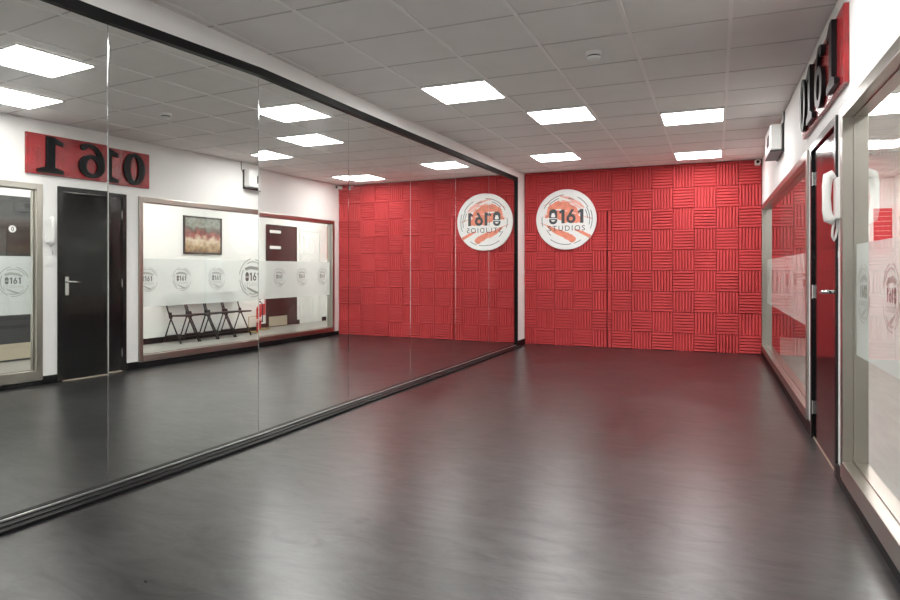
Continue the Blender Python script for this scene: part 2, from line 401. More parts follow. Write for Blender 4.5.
# ------------------------------------------------------------------ red acoustic foam
fb = BM()
xs = [0.1135] + [0.305 + (3.530 - .305) / 11 * k for k in range(12)]
zs = [0.0] + [.262 + (2.735 - .262) / 8.08 * k for k in range(9)] + [H - .001]
yb = D + .022
SX = 1.411; SZ = 2.006
def ridge_tile(x0, x1, z0, z1, horiz, full_w, full_h, jx, jit):
    y_base = D + .016; y_tip = D - .018 + jit
    n = 7
    box(fb, x0, x1, y_base, yb, z0, z1)
    if horiz:
        st = full_h / n; z = z0
        k = max(1, round((z1 - z0) / st)); st = (z1 - z0) / k
        for i in range(k):
            a = z0 + st * i; tl = jx * (x1 - x0)
            P = [(a + .06 * st, y_base), (a + .24 * st, y_tip), (a + .80 * st, y_tip), (a + .96 * st, y_base)]
            A = [fb.verts.new((x0 + .002, y, z)) for z, y in P]; B = [fb.verts.new((x1 - .002, y, z + tl)) for z, y in P]
            fb.faces.new(A); fb.faces.new(B[::-1])
            for q in range(4): fb.faces.new((A[q], B[q], B[(q + 1) % 4], A[(q + 1) % 4]))
    else:
        st = full_w / n
        k = max(1, round((x1 - x0) / st)); st = (x1 - x0) / k
        for i in range(k):
            a = x0 + st * i; tl = jx * (z1 - z0)
            P = [(a + .06 * st, y_base), (a + .24 * st, y_tip), (a + .78 * st, y_tip), (a + .96 * st, y_base)]
            A = [fb.verts.new((x, y, z0 + .002)) for x, y in P]; B = [fb.verts.new((x + tl, y, z1 - .002)) for x, y in P]
            fb.faces.new(A); fb.faces.new(B[::-1])
            for q in range(4): fb.faces.new((A[q], B[q], B[(q + 1) % 4], A[(q + 1) % 4]))
for c in range(12):
    for r in range(10):
        x0, x1, z0, z1 = xs[c], xs[c + 1], zs[r], zs[r + 1]
        if z1 - z0 < .03:
            box(fb, x0, x1, D, yb, z0, z1); continue
        cr = 11 - c
        horiz = (cr + r) % 2 == 0
        jit = random.uniform(-.006, .006); jx = random.uniform(-.010, .010)
        g = .0015
        if x0 < SX < x1 and z0 < SZ - .1:
            ridge_tile(x0 + g, SX - .008, z0 + g, z1 - g, horiz, .293, .306, jx, jit)
            ridge_tile(SX + .008, x1 - g, z0 + g, z1 - g, horiz, .293, .306, jx, jit - .006)
        else:
            ridge_tile(x0 + g, x1 - g, z0 + g, z1 - g, horiz, .293, .306, jx, jit)
tag(obj('acoustic_foam_cladding', fb, M['foam']), 'red ribbed acoustic foam tiles in a basket weave covering the end wall', 'acoustic foam')

# ------------------------------------------------------------------ round logo sign on the foam
DCX, DCZ, DR = .785, 1.985, .474
sg = empty('round_logo_sign', (DCX, D - .03, DCZ - DR), 'round white logo sign with black digits and orange brush marks on the red wall', 'sign')
def disc3(u, v, d): return (DCX + u * DR, D - .05 - d, DCZ + v * DR)     # d > 0 comes out of the wall
b = BM(); lathe(b, (DCX, D - .05, DCZ), [(DR * .985, .023), (DR, .019), (DR, .004), (DR * .985, 0)], n=72, axis='y')
obj('disc', b, M['disc_white'], sg)
def brush(bm, pts, d):
    """rough edged stroke: list of (u,v,halfwidth) down the middle line"""
    line = []
    for (u0, v0, w0), (u1, v1, w1) in zip(pts[:-1], pts[1:]):
        for k in range(6): t = k / 6; line.append((u0 + (u1 - u0) * t, v0 + (v1 - v0) * t, w0 + (w1 - w0) * t))
    line.append(pts[-1]); top, bot = [], []
    for i, (u, v, w) in enumerate(line):
        p = line[max(0, i - 3)]; q = line[min(len(line) - 1, i + 3)]
        L_ = math.hypot(q[0] - p[0], q[1] - p[1]); nx, ny = -(q[1] - p[1]) / L_, (q[0] - p[0]) / L_
        j0 = random.uniform(.8, 1.1) * w; j1 = random.uniform(.8, 1.1) * w
        top.append((u + nx * j0, v + ny * j0)); bot.append((u - nx * j1, v - ny * j1))
    strip(bm, top, bot, disc3, d, 0, closed=False)
def stroke(pts, d, mat):
    b = BM(); brush(b, pts, d); obj('brush_mark', b, M[mat], sg)
stroke([(-.62, .22, .03), (-.5, .40, .10), (-.25, .50, .14), (.05, .42, .14), (.30, .30, .10), (.45, .18, .03)], .0012, 'orange')
stroke([(-.70, .08, .02), (-.45, .20, .12), (0, .10, .20), (.35, .02, .16), (.55, -.08, .04)], .0014, 'orange')
stroke([(-.62, -.20, .03), (-.38, -.36, .09), (-.02, -.52, .12), (.26, -.68, .11), (.30, -.72, .05)], .0012, 'orange')
stroke([(.28, -.34, .02), (.5, -.42, .05), (.80, -.58, .06)], .0012, 'orange')
for k in range(6):
    u = -.66 + random.uniform(-.10, .08); v = .12 + k * .07
    stroke([(u, v, .006), (u + .22, v + .1, .012)], .0011, 'orange')
for pts in ([(-.2, .78, .02), (.1, .70, .05), (.45, .50, .06), (.60, .36, .02)], [(-.15, .64, .02), (.2, .55, .03), (.5, .34, .02)], [(-.85, -.10, .01), (-.6, -.20, .02), (-.5, -.28, .01)], [(.55, .1, .01), (.8, .02, .02), (.86, 0, .01)]):
    stroke(pts, .0010, 'pink')
b = BM()
def arc(bm, m3, r, a0, a1, w, d):
    n = max(6, int(abs(a1 - a0) * 14))
    strip(bm, ell(0, 0, r + w, r + w, a0, a1, n, False), ell(0, 0, r - w, r - w, a0, a1, n, False), m3, d, 0, closed=False)
RAD = math.radians
for r, a0, a1 in ((.82, 95, 152), (.80, 172, 196), (.83, 232, 282), (.84, 288, 306), (.82, 28, 62), (.86, -22, 20), (.78, -14, 30), (.71, 2, 26), (.74, 108, 138), (.72, 208, 226), (.70, 68, 84)):
    arc(b, disc3, r, RAD(a0), RAD(a1), .011, .0011)
obj('ring_line', b, M['ring_ink'], sg)
def rrect(cx, cy, w, h, r, n=8):
    pts = []
    for (sx, sy, a) in ((1, 1, 0), (-1, 1, 90), (-1, -1, 180), (1, -1, 270)):
        for k in range(n + 1):
            t = RAD(a + 90 * k / n)
            pts.append((cx + sx * (w / 2 - r) + r * math.cos(t), cy + sy * (h / 2 - r) + r * math.sin(t)))
    return pts
def logo_zero(bm, wbm, m3, cx, cy, w, h, d):
    prism(bm, rrect(cx, cy, w, h, w * .46), m3, d, 0)
    if wbm is not None:
        e = d * 1.6
        prism(wbm, [(cx - .15 * w, cy + .24 * h), (cx + .15 * w, cy + .24 * h), (cx + .27 * w, cy + .02 * h), (cx + .18 * w, cy - .04 * h), (cx - .18 * w, cy - .04 * h), (cx - .27 * w, cy + .02 * h)], m3, e, d * .9)
        prism(wbm, [(cx - .50 * w, cy - .10 * h), (cx + .50 * w, cy - .10 * h), (cx + .50 * w, cy - .15 * h), (cx - .50 * w, cy - .15 * h)], m3, e, d * .9)
        prism(wbm, [(cx - .28 * w, cy - .22 * h), (cx + .28 * w, cy - .22 * h), (cx + .12 * w, cy - .33 * h), (cx - .12 * w, cy - .33 * h)], m3, e, d * .9)
def logo_one(bm, m3, cx, cy, w, h, d):
    s = w
    prism(bm, [(cx - .1 * s, cy - h / 2), (cx + .5 * s, cy - h / 2), (cx + .5 * s, cy + h / 2), (cx - .05 * s, cy + h / 2), (cx - .55 * s, cy + h * .34), (cx - .42 * s, cy + h * .20), (cx - .1 * s, cy + h * .28)], m3, d, 0)
def logo_six(bm, m3, cx, cy, w, h, d):
    ro = h * .335; cyb = cy - h / 2 + ro; a = w / 2
    strip(bm, ell(cx, cyb, a, ro), ell(cx, cyb, a * .42, ro * .42), m3, d, 0)
    prism(bm, [(cx - a, cyb), (cx - a * .62, cyb + ro * .75), (cx + a * .05, cy + h / 2), (cx + a * .72, cy + h / 2), (cx - a * .05, cyb + ro * .78), (cx - a * .35, cyb + ro * .2)], m3, d * .98, 0)
b = BM(); wb = BM(); dd = .003
logo_zero(b, wb, disc3, -.42, .10, .27, .50, dd)
logo_one(b, disc3, -.125, .10, .175, .46, dd); logo_six(b, disc3, .17, .10, .30, .46, dd); logo_one(b, disc3, .49, .10, .175, .46, dd)
obj('digit', b, M['ink'], sg); obj('digit_cutout', wb, M['disc_white'], sg)
b = BM(); text_into(b, 'STUDIOS', disc3, .245, .003, 0, .02, -.30, 0.0, 1.32); obj('lettering', b, M['ink'], sg)

# ------------------------------------------------------------------ mirrors
ZB = .030
def ZT(y): return 2.567 - .052 * max(0, min(1, (3.6 - y) / 1.4)) if y < 3.6 else 2.567 + .0035 * max(0, y - 7)
MEND = 9.85
Y0M = YS - SP
mf = empty('wall_mirror', (mx(5.5), 5.5, 0), 'long dance mirror of seven tall panels in a black frame along the left wall', 'mirror')
for i in range(7):
    y0 = YS + SP * (i - 1); y1 = min(YS + SP * i, MEND)
    g = .0009; ch = .0032
    def P(t, y, z): return (mx(min(max(y, y0 + 1e-4), y1 - 1e-4)) + t, y, z)
    b = BM(); q = [P(0, y0 + g + ch, ZB), P(0, y1 - g - ch, ZB), P(0, y1 - g - ch, ZT(y1)), P(0, y0 + g + ch, ZT(y0))]
    b.faces.new([b.verts.new(p) for p in q])
    o = obj('mirror_panel', b, M['mirror'], mf)
    if o.data.polygons[0].normal.x < 0: o.data.flip_normals()
    b = BM()
    hexa(b, [P(-.0135, y0 + g, ZB), P(-.002, y0 + g, ZB), P(-.002, y1 - g, ZB), P(-.0135, y1 - g, ZB), P(-.0135, y0 + g, ZT(y0)), P(-.002, y0 + g, ZT(y0)), P(-.002, y1 - g, ZT(y1)), P(-.0135, y1 - g, ZT(y1))])
    for (ya, yb2) in ((y0 + g, y0 + g + ch), (y1 - g, y1 - g - ch)):
        b.faces.new([b.verts.new(p) for p in (P(-.002, ya, ZB), P(0, yb2, ZB), P(0, yb2, ZT(yb2)), P(-.002, ya, ZT(ya)))])
    obj('bevelled_edge', b, M['mirror_edge'], o)
b = BM(); mbox(b, -.013, .026, Y0M, MEND + .035, lambda y: ZT(y) - .004, lambda y: ZT(y) + .052); obj('top_rail', b, M['black_trim'], mf, bevel=.003)
b = BM(); mbox(b, -.013, .026, MEND, MEND + .035, .0, ZT(MEND) - .004); obj('end_stile', b, M['black_trim'], mf)
b = BM(); mbox(b, -.013, .005, Y0M, MEND, ZB - .004, ZB + .003); obj('silver_strip', b, M['silver_lip'], mf)
b = BM(); mbox(b, .008, .050, Y0M, MEND, 0, .022); mbox(b, -.013, .008, Y0M, MEND, 0, ZB - .005); obj('bottom_rail', b, M['black_trim'], mf)
b = BM(); mbox(b, .050, .056, Y0M, MEND, 0, .024); obj('bead', b, M['dark_trim'], mf)
b = BM(); mbox(b, .056, .098, Y0M, MEND, 0, .017); obj('bottom_rail', b, M['black_trim'], mf, bevel=.003)

# ------------------------------------------------------------------ windows in the right wall
def window(name, y0, y1, z0, label, logos):
    root = empty(name, R(.08, (y0 + y1) / 2, z0), label, 'window', kind='structure')
    f = .062; ta, tb = -.016, WT + .006; z1 = WZ1; fs = .155 - z0
    g = .0006
    for (a, c) in ((y0 + g, y0 + f), (y1 - f, y1 - g)):
        b = BM(); rbox(b, ta, tb, a, c, z0 + g, z1 - g); obj('jamb', b, M['steel'], root, bevel=.004)
    b = BM(); rbox(b, ta, tb, y0 + f, y1 - f, z1 - f, z1 - g); obj('head_rail', b, M['steel_h'], root, bevel=.004)
    b = BM(); rbox(b, ta - .004, tb, y0 + f, y1 - f, z0 + g, z0 + fs); obj('sill', b, M['steel_h'], root, bevel=.004)
    # glazing bead either side of the pane
    b = BM()
    for (a, c, d, e) in ((y0 + f, y0 + f + .008, z0 + f, z1 - f), (y1 - f - .008, y1 - f, z0 + f, z1 - f), (y0 + f, y1 - f, z0 + fs, z0 + fs + .008), (y0 + f, y1 - f, z1 - f - .008, z1 - f)):
        rbox(b, .036, .054, a, c, d, e)
    obj('glazing_bead', b, M['steel'], root)
    t = .045
    b = BM(); b.faces.new([b.verts.new(R(t, y, z)) for y, z in ((y0 + f, z0 + fs), (y0 + f, z1 - f), (y1 - f, z1 - f), (y1 - f, z0 + fs))])
    pane = obj('pane', b, M['glass'], root)
    if pane.data.polygons[0].normal.x > 0: pane.data.flip_normals()
    bz0, bz1 = .738, 1.333
    b = BM(); b.faces.new([b.verts.new(R(t + .004, y, z)) for y, z in ((y0 + f + .002, bz0), (y0 + f + .002, bz1), (y1 - f - .002, bz1), (y1 - f - .002, bz0))])
    band = obj('frosted_band', b, M['frost'], root)
    for (ly, rad) in logos:
        def m3(u, v, d, ly=ly, rad=rad): return R(t + .001 - d, ly + u * rad, 1.075 + v * rad)
        b = BM()
        for r, a0, a1 in ((.95, 15, 80), (.97, 100, 170), (.93, 185, 250), (.97, 260, 345), (.82, 30, 120), (.80, 150, 230), (.83, 250, 320)):
            arc(b, m3, r, RAD(a0), RAD(a1), .028, .0006)
        strip(b, [(-.6, .5), (-.2, .62), (.3, .55), (.62, .36)], [(-.5, .36), (-.2, .44), (.3, .38), (.5, .3)], m3, .0005, 0, closed=False)
        strip(b, [(-.5, -.42), (0, -.6), (.4, -.74)], [(-.4, -.54), (0, -.74), (.36, -.84)], m3, .0005, 0, closed=False)
        text_into(b, 'STUDIOS', m3, .26, .0006, 0, 0, -.34, 0.0, 1.25)
        lg = obj('logo', b, M['logo_ring'], band)
        b = BM(); 
        prism(b, [(x * .24 - .42, z * .20 + .19) for x, z in ((-.5, -.45), (.5, -.45), (.5, 0), (.3, .42), (0, .55), (-.3, .42), (-.5, 0))], m3, .0008, 0)
        prism(b, [(x * .24 - .42, z * .20 - .07) for x, z in ((-.5, .45), (.5, .45), (.5, 0), (.3, -.42), (0, -.5), (-.3, -.42), (-.5, 0))], m3, .0008, 0)
        prism(b, [(-.54, .085), (-.30, .085), (-.30, .045), (-.54, .045)], m3, .0008, 0)
        logo_one(b, m3, -.16, .06, .15, .42, .0008); logo_six(b, m3, .11, .06, .25, .42, .0008); logo_one(b, m3, .38, .06, .15, .42, .0008)
        obj('logo_digit', b, M['logo_grey'], band)
    return root
window('window_1', NW0, NW1, NZ0, 'steel framed lobby window nearest the camera, with frosted logo band', [(3.97, .155), (3.41, .155), (2.85, .155), (2.29, .155)])
window('window_2', FW0, FW1, WZ0, 'long steel framed lobby window between black door and red wall', [(5.76, .155), (6.29, .155), (6.89, .155), (7.60, .29), (8.68, .155), (9.29, .155), (9.89, .155)])

# ------------------------------------------------------------------ black studio door
dr = empty('door_1', R(.03, (DY0 + DY1) / 2, 0), 'glossy black studio door with lever handle under the red number board', 'door', kind='structure')
b = BM(); aw = .052; g = .0006
rbox(b, -.014, .09, DY0 + g, DY0 + aw, 0.001, DZ - g); rbox(b, -.014, .09, DY1 - aw, DY1 - g, 0.001, DZ - g); rbox(b, -.014, .09, DY0 + aw, DY1 - aw, DZ - aw, DZ - g)
obj('door_frame', b, M['frame_black'], dr, bevel=.003)
b = BM(); rbox(b, .004, .046, DY0 + aw + .004, DY1 - aw - .004, .012, DZ - aw - .004)
leaf = obj('door_leaf', b, M['door_black'], dr, bevel=.002)
b = BM(); rbox(b, .0, .09, DY0 + aw, DY1 - aw, .0008, .010); obj('threshold', b, M['kick'], dr)
hy, hz = DY0 + .105, 1.03
b = BM(); rbox(b, -.005, .004, hy - .02, hy + .02, hz - .11, hz + .09); hp = obj('back_plate', b, M['chrome'], leaf, bevel=.003)
b = BM(); tube(b, [R(-.002, hy, hz + .035), R(-.05, hy, hz + .035), R(-.06, hy + .012, hz + .035), R(-.062, hy + .05, hz + .032), R(-.059, hy + .125, hz + .028)], [.012, .011, .010, .009, .007], 12)
obj('lever', b, M['chrome'], leaf, smooth=True)
for z in (.22, 1.04, 1.84):
    b = BM(); rbox(b, -.002, .006, DY1 - aw - .010, DY1 - aw + .002, z - .045, z + .045)
    tube(b, [R(-.004, DY1 - aw - .002, z - .048), R(-.004, DY1 - aw - .002, z + .048)], .006, 10)
    obj('hinge', b, M['chrome'], leaf)

# ------------------------------------------------------------------ red 0161 board above the door
SY0, SY1, SZ0, SZ1 = 4.052, 5.732, 2.186, 2.605
sb = empty('number_board', R(0, (SY0 + SY1) / 2, SZ0), 'long red board with raised black digits 0161 above the black door', 'sign')
b = BM(); rbox(b, -.028, -.001, SY0, SY1, SZ0, SZ1); obj('board', b, M['board_red'], sb, bevel=.004)
def b3(u, v, d): return R(-.027 - d, SY1 - u, SZ0 + v)          # u runs left to right as read from the room
hgt = SZ1 - SZ0
def serif_one(bm, cx, d):
    prism(bm, [(cx - .045, .075), (cx + .045, .075), (cx + .045, .402), (cx - .03, .402), (cx - .13, .355), (cx - .13, .315), (cx - .045, .33)], b3, d, 0)
    prism(bm, [(cx - .135, .02), (cx + .135, .02), (cx + .135, .055), (cx + .045, .085), (cx - .045, .085), (cx - .135, .055)], b3, d, 0)
DE = .028
b = BM(); strip(b, ell(.225, .21, .145, .190), ell(.225, .21, .058, .142), b3, DE, 0); obj('digit', b, M['letter_black'], sb)
b = BM(); serif_one(b, .575, DE); obj('digit', b, M['letter_black'], sb)
b = BM(); strip(b, ell(.985, .150, .150, .128), ell(.985, .150, .066, .082), b3, DE, 0)
oo, ii = [], []
for k in range(17):
    a = RAD(185 - 118 * k / 16)
    oo.append((1.02 + .185 * math.cos(a), .165 + .232 * math.sin(a))); w = .075 - .03 * k / 16
    ii.append((1.02 + (.185 - w) * math.cos(a), .165 + (.232 - w * .8) * math.sin(a)))
strip(b, oo, ii, b3, DE * .99, 0, closed=False)
lathe(b, b3(1.08, .352, DE), [(.037, 0), (.037, DE)], n=20, axis='x')
obj('digit', b, M['letter_black'], sb)
b = BM(); serif_one(b, 1.44, DE); obj('digit', b, M['letter_black'], sb)

# ------------------------------------------------------------------ small fittings on the right wall and ceiling
ph = empty('intercom_phone', R(0, 4.305, 1.36), 'white intercom handset with looped cord beside the black door', 'phone')
b = BM(); rbox(b, -.030, -.0005, 4.258, 4.352, 1.48, 1.71); obj('cradle', b, M['white_plastic'], ph, bevel=.006)
b = BM()
hx = [(-.034, 1.47, .024), (-.060, 1.485, .028), (-.068, 1.53, .024), (-.070, 1.60, .021), (-.068, 1.67, .024), (-.062, 1.72, .028), (-.034, 1.735, .024)]
tube(b, [R(t, 4.305, z) for t, z, r in hx], [r for t, z, r in hx], 14); obj('handset', b, M['white_plastic'], ph, smooth=True)
b = BM(); tube(b, [R(-.03, 4.305, 1.478), R(-.04, 4.310, 1.42), R(-.04, 4.316, 1.385), R(-.03, 4.326, 1.362), R(-.02, 4.338, 1.385), R(-.012, 4.338, 1.43), R(-.012, 4.33, 1.492)], .006, 8); obj('cord', b, M['white_plastic'], ph, smooth=True)
sw = empty('switch_plate', R(0, 4.29, 1.23), 'small white switch plate below the intercom beside the door', 'switch')
b = BM(); rbox(b, -.010, -.0005, 4.255, 4.325, 1.235, 1.325); obj('plate', b, M['white_plastic'], sw, bevel=.003)
b = BM(); rbox(b, -.015, -.010, 4.279, 4.301, 1.262, 1.298); obj('rocker', b, M['white_plastic'], sw, bevel=.002)
spk = empty('wall_speaker', R(0, 7.75, 2.36), 'white box unit with dark port on black bracket, high on the right wall', 'speaker')
b = BM(); rbox(b, -.018, -.0005, 7.34, 8.02, 2.365, 2.645); rbox(b, -.125, -.018, 7.35, 8.01, 2.372, 2.384); obj('bracket', b, M['black_plastic'], spk, bevel=.003)
b = BM(); rbox(b, -.125, -.019, 7.345, 8.015, 2.388, 2.64); cab = obj('cabinet', b, M['white_plastic'], spk, bevel=.02, segs=3)
b = BM(); rbox(b, -.130, -.120, 7.50, 7.66, 2.45, 2.56); obj('speaker_port', b, M['dark_lens'], cab, bevel=.002)
b = BM(); tube(b, [R(-.012, 7.33, 2.60), R(-.008, 7.31, 2.64), R(-.006, 7.305, 2.70), R(-.006, 7.305, H)], .006, 8); obj('cable', b, M['black_plastic'], spk)
sc = empty('security_camera', (3.475, D - .05, 2.665), 'small white security camera high in the corner of the red wall', 'camera')
b = BM(); box(b, 3.44, 3.51, D - .035, D - .021, 2.66, 2.735); obj('mount', b, M['white_plastic'], sc, bevel=.004)
b = BM(); lathe(b, (3.475, D - .165, 2.695), [(.034, .0), (.038, .008), (.038, .11), (.026, .135)], n=24, axis='y'); bod = obj('camera_body', b, M['white_plastic'], sc)
b = BM(); lathe(b, (3.475, D - .170, 2.695), [(.018, 0), (.024, .007)], n=20, axis='y'); obj('lens', b, M['dark_lens'], bod)
sd = empty('smoke_detector', (2.141, 4.787, H - .055), 'round white smoke detector on the ceiling tiles', 'smoke detector')
b = BM(); lathe(b, (2.141, 4.787, H - .0205), [(.050, 0), (.056, .004), (.056, .026)], n=36); obj('base', b, M['white_plastic'], sd)
b = BM(); lathe(b, (2.141, 4.787, H - .052), [(.020, 0), (.040, .004), (.047, .014), (.047, .022)], n=36); hd = obj('head', b, M['white_plastic'], sd)
b = BM(); lathe(b, (2.141, 4.787, H - .031), [(.044, 0), (.044, .0105)], n=36); obj('vent', b, M['black_plastic'], hd)

# ------------------------------------------------------------------ ceiling lights
def panel(x, y, label, mat='diffuser', grp='square panel lights in the studio ceiling'):
    z = H
    t = empty('ceiling_light', (x + .3, y + .3, z - .012), label, 'ceiling light', grp)
    b = BM(); w = .018; a = .004
    o = [(x + a, y + a), (x + .6 - a, y + a), (x + .6 - a, y + .6 - a), (x + a, y + .6 - a)]
    i = [(x + w, y + w), (x + .6 - w, y + w), (x + .6 - w, y + .6 - w), (x + w, y + .6 - w)]
    strip(b, o, i, lambda u, v, d: (u, v, d), z - .010, z + .004); obj('frame', b, M['tbar'], t)
    b = BM(); box(b, x + w, x + .6 - w, y + w, y + .6 - w, z - .007, z + .002); obj('diffuser', b, M[mat], t)
panel(XA - 2.4, Y1, 'lit ceiling panel directly above the middle mirrors, nearest of the left row')
panel(XA - 1.8, Y1 + 1.2, 'lit ceiling panel near the room centre, just beyond the left row\'s nearest one')
panel(XA - 2.4, Y1 + 3.6, 'lit ceiling panel above the round sign at the far left')
panel(XA - .6, Y1 + 1.8, 'nearer of the two lit ceiling panels along the right side')
panel(XA - .6, Y1 + 4.2, 'farther of the two right side ceiling panels, next to the red wall')
panel(XA - 1.8 + .14, Y1 - 2.4 + .12, 'overhead ceiling panel seen only in the first mirror, larger of its two reflections')
panel(XA - .6 + .16, Y1 - 1.8 + .0, 'overhead ceiling panel by the right wall seen only in the first mirror, lower reflection')
panel(XA - 2.4, Y1 - 3.6, 'ceiling panel over the camera end of the mirrors')  # added out of view to light the near floor
panel(XA - 1.8, Y1 - 5.4, 'ceiling panel behind the camera')  # extra panel out of view, added only for its light
for i, y in enumerate((-.2, 2.4, 4.9, 7.2, 9.4, 11.8)):
    panel(4.45 if i != 3 else 4.30, y, ['lobby ceiling panel behind the camera', 'lobby ceiling panel by the near window', 'lobby ceiling panel outside the black door', 'lobby ceiling panel in front of the picture', 'lobby ceiling panel in front of the chairs', 'lobby ceiling panel by the white door'][i], 'lobby_diffuser', 'panel lights in the lobby ceiling')

# ------------------------------------------------------------------ lobby: doors, picture, chairs, extinguishers
d2 = empty('door_2', (LX, 4.97, 0), 'dark lobby door with round number disc behind the near window', 'door', kind='structure')
b = BM(); box(b, LX - .03, LX - .001, 4.37, 4.43, 0.001, 2.15); box(b, LX - .03, LX - .001, 5.51, 5.57, 0.001, 2.15); box(b, LX - .03, LX - .001, 4.43, 5.51, 2.09, 2.15); obj('door_frame', b, M['dark_door'], d2, bevel=.003)
b = BM(); box(b, LX - .022, LX - .001, 4.432, 5.508, .006, 2.088); lf = obj('door_leaf', b, M['dark_door'], d2)
b = BM(); box(b, LX - .028, LX - .022, 4.52, 5.42, 1.42, 1.86); obj('door_panel', b, M['dark_panel'], lf, bevel=.002)
b = BM(); box(b, LX - .026, LX - .022, 4.45, 5.49, .03, .235); obj('kick_plate', b, M['kick'], lf)
b = BM(); lathe(b, (LX - .036, 4.985, 1.725), [(.045, 0), (.045, .009)], n=28, axis='x'); nd = obj('number_disc', b, M['disc_white'], lf)
b = BM(); strip(b, ell(4.985, 1.725, .017, .028), ell(4.985, 1.725, .008, .018), lambda u, v, d: (LX - .0365 - d, u, v), .0008, 0); obj('numeral', b, M['ink'], nd)

d3 = empty('door_3', (LX, 11.41, 0), 'dark maroon lobby door with pale kick plate and two white notices', 'door', kind='structure')
b = BM(); box(b, LX - .03, LX - .001, 10.89, 10.94, 0.001, 2.13); box(b, LX - .03, LX - .001, 11.87, 11.93, 0.001, 2.13); box(b, LX - .03, LX - .001, 10.94, 11.87, 2.07, 2.13); obj('door_frame', b, M['maroon_door'], d3, bevel=.003)
b = BM(); box(b, LX - .022, LX - .001, 10.942, 11.60, .006, 2.068); lf = obj('door_leaf', b, M['maroon_door'], d3, bevel=.002)
b = BM(); box(b, LX - .022, LX - .001, 11.604, 11.868, .006, 2.068); lf2 = obj('side_leaf', b, M['maroon_door'], d3, bevel=.002)
b = BM(); box(b, LX - .026, LX - .022, 10.97, 11.575, .02, .22); obj('kick_plate', b, M['kick'], lf)
for z0, z1 in ((1.96, 2.02), (1.63, 1.69)):
    b = BM(); box(b, LX - .025, LX - .022, 11.0, 11.36, z0, z1); obj('notice', b, M['white_plastic'], lf)
b = BM(); box(b, LX - .030, LX - .022, 11.50, 11.56, .95, 1.15); obj('push_plate', b, M['chrome'], lf, bevel=.002)
b = BM(); lathe(b, (LX - .06, 11.70, .40), [(.025, 0), (.04, .01), (.04, .03), (.02, .038)], n=20, axis='x'); obj('door_stop', b, M['maroon_door'], lf2)

d5 = empty('door_5', (4.1, LEND, 0), 'dark double doors with overpanel at the far end of the lobby', 'door', kind='structure')  # added as dark backing so red reflections stand out in the far glass
b = BM(); box(b, 3.70, 3.75, LEND - .03, LEND - .001, .001, 2.72); box(b, 4.60, 4.65, LEND - .03, LEND - .001, .001, 2.72); box(b, 3.75, 4.60, LEND - .03, LEND - .001, 2.67, 2.72); obj('door_frame', b, M['dark_door'], d5)  # frame of the added dark doors
b = BM(); box(b, 3.752, 4.598, LEND - .02, LEND - .001, 2.102, 2.668); obj('overpanel', b, M['dark_panel'], d5)
for x0, x1 in ((3.752, 4.173), (4.177, 4.598)):
    b = BM(); box(b, x0, x1, LEND - .02, LEND - .001, .006, 2.098); lf = obj('door_leaf', b, M['dark_panel'], d5, bevel=.002)  # leaf of the added dark doors
    xm = x1 - .05 if x0 < 4 else x0 + .05
    b = BM(); tube(b, [(xm, LEND - .02, .95), (xm, LEND - .06, .97), (xm, LEND - .06, 1.23), (xm, LEND - .02, 1.25)], .009, 8); obj('pull_handle', b, M['chrome'], lf)

d4 = empty('door_4', (LX, 12.47, 0), 'white panelled lobby door next to the dark maroon door', 'door', kind='structure')
b = BM(); box(b, LX - .025, LX - .001, 12.055, 12.13, 0.001, 2.13); box(b, LX - .025, LX - .001, 12.82, 12.895, 0.001, 2.13); box(b, LX - .025, LX - .001, 12.13, 12.82, 2.055, 2.13); obj('door_frame', b, M['white_door'], d4, bevel=.004)
b = BM(); box(b, LX - .010, LX - .001, 12.134, 12.816, .008, 2.052); lf = obj('door_leaf', b, M['white_door'], d4)
b = BM()
for (y0, y1) in ((12.19, 12.45), (12.51, 12.77)):
    for (z0, z1) in ((.14, .62), (.74, 1.42), (1.54, 1.95)):
        strip(b, [(y0, z0), (y1, z0), (y1, z1), (y0, z1)], [(y0 + .02, z0 + .02), (y1 - .02, z0 + .02), (y1 - .02, z1 - .02), (y0 + .02, z1 - .02)], lambda u, v, d: (LX - .010 - d, u, v), .008, 0)
        box(b, LX - .015, LX - .010, y0 + .045, y1 - .045, z0 + .045, z1 - .045)
obj('panel_moulding', b, M['white_door'], lf)
b = BM(); lathe(b, (LX - .065, 12.19, 1.02), [(.02, 0), (.028, .012), (.028, .028), (.012, .036), (.012, .056)], n=20, axis='x'); obj('knob', b, M['chrome'], lf)

pc = empty('framed_picture', (LX, 8.55, 1.46), 'framed abstract print in cream, red and brown on the lobby wall', 'picture')
b = BM(); strip(b, [(8.116, 1.465), (8.98, 1.465), (8.98, 2.12), (8.116, 2.12)], [(8.145, 1.494), (8.951, 1.494), (8.951, 2.091), (8.145, 2.091)], lambda u, v, d: (LX - d, u, v), .026, .001); obj('picture_frame', b, M['black_plastic'], pc)
b = BM(); box(b, LX - .016, LX - .002, 8.145, 8.951, 1.494, 2.091); obj('print', b, M['picture'], pc)

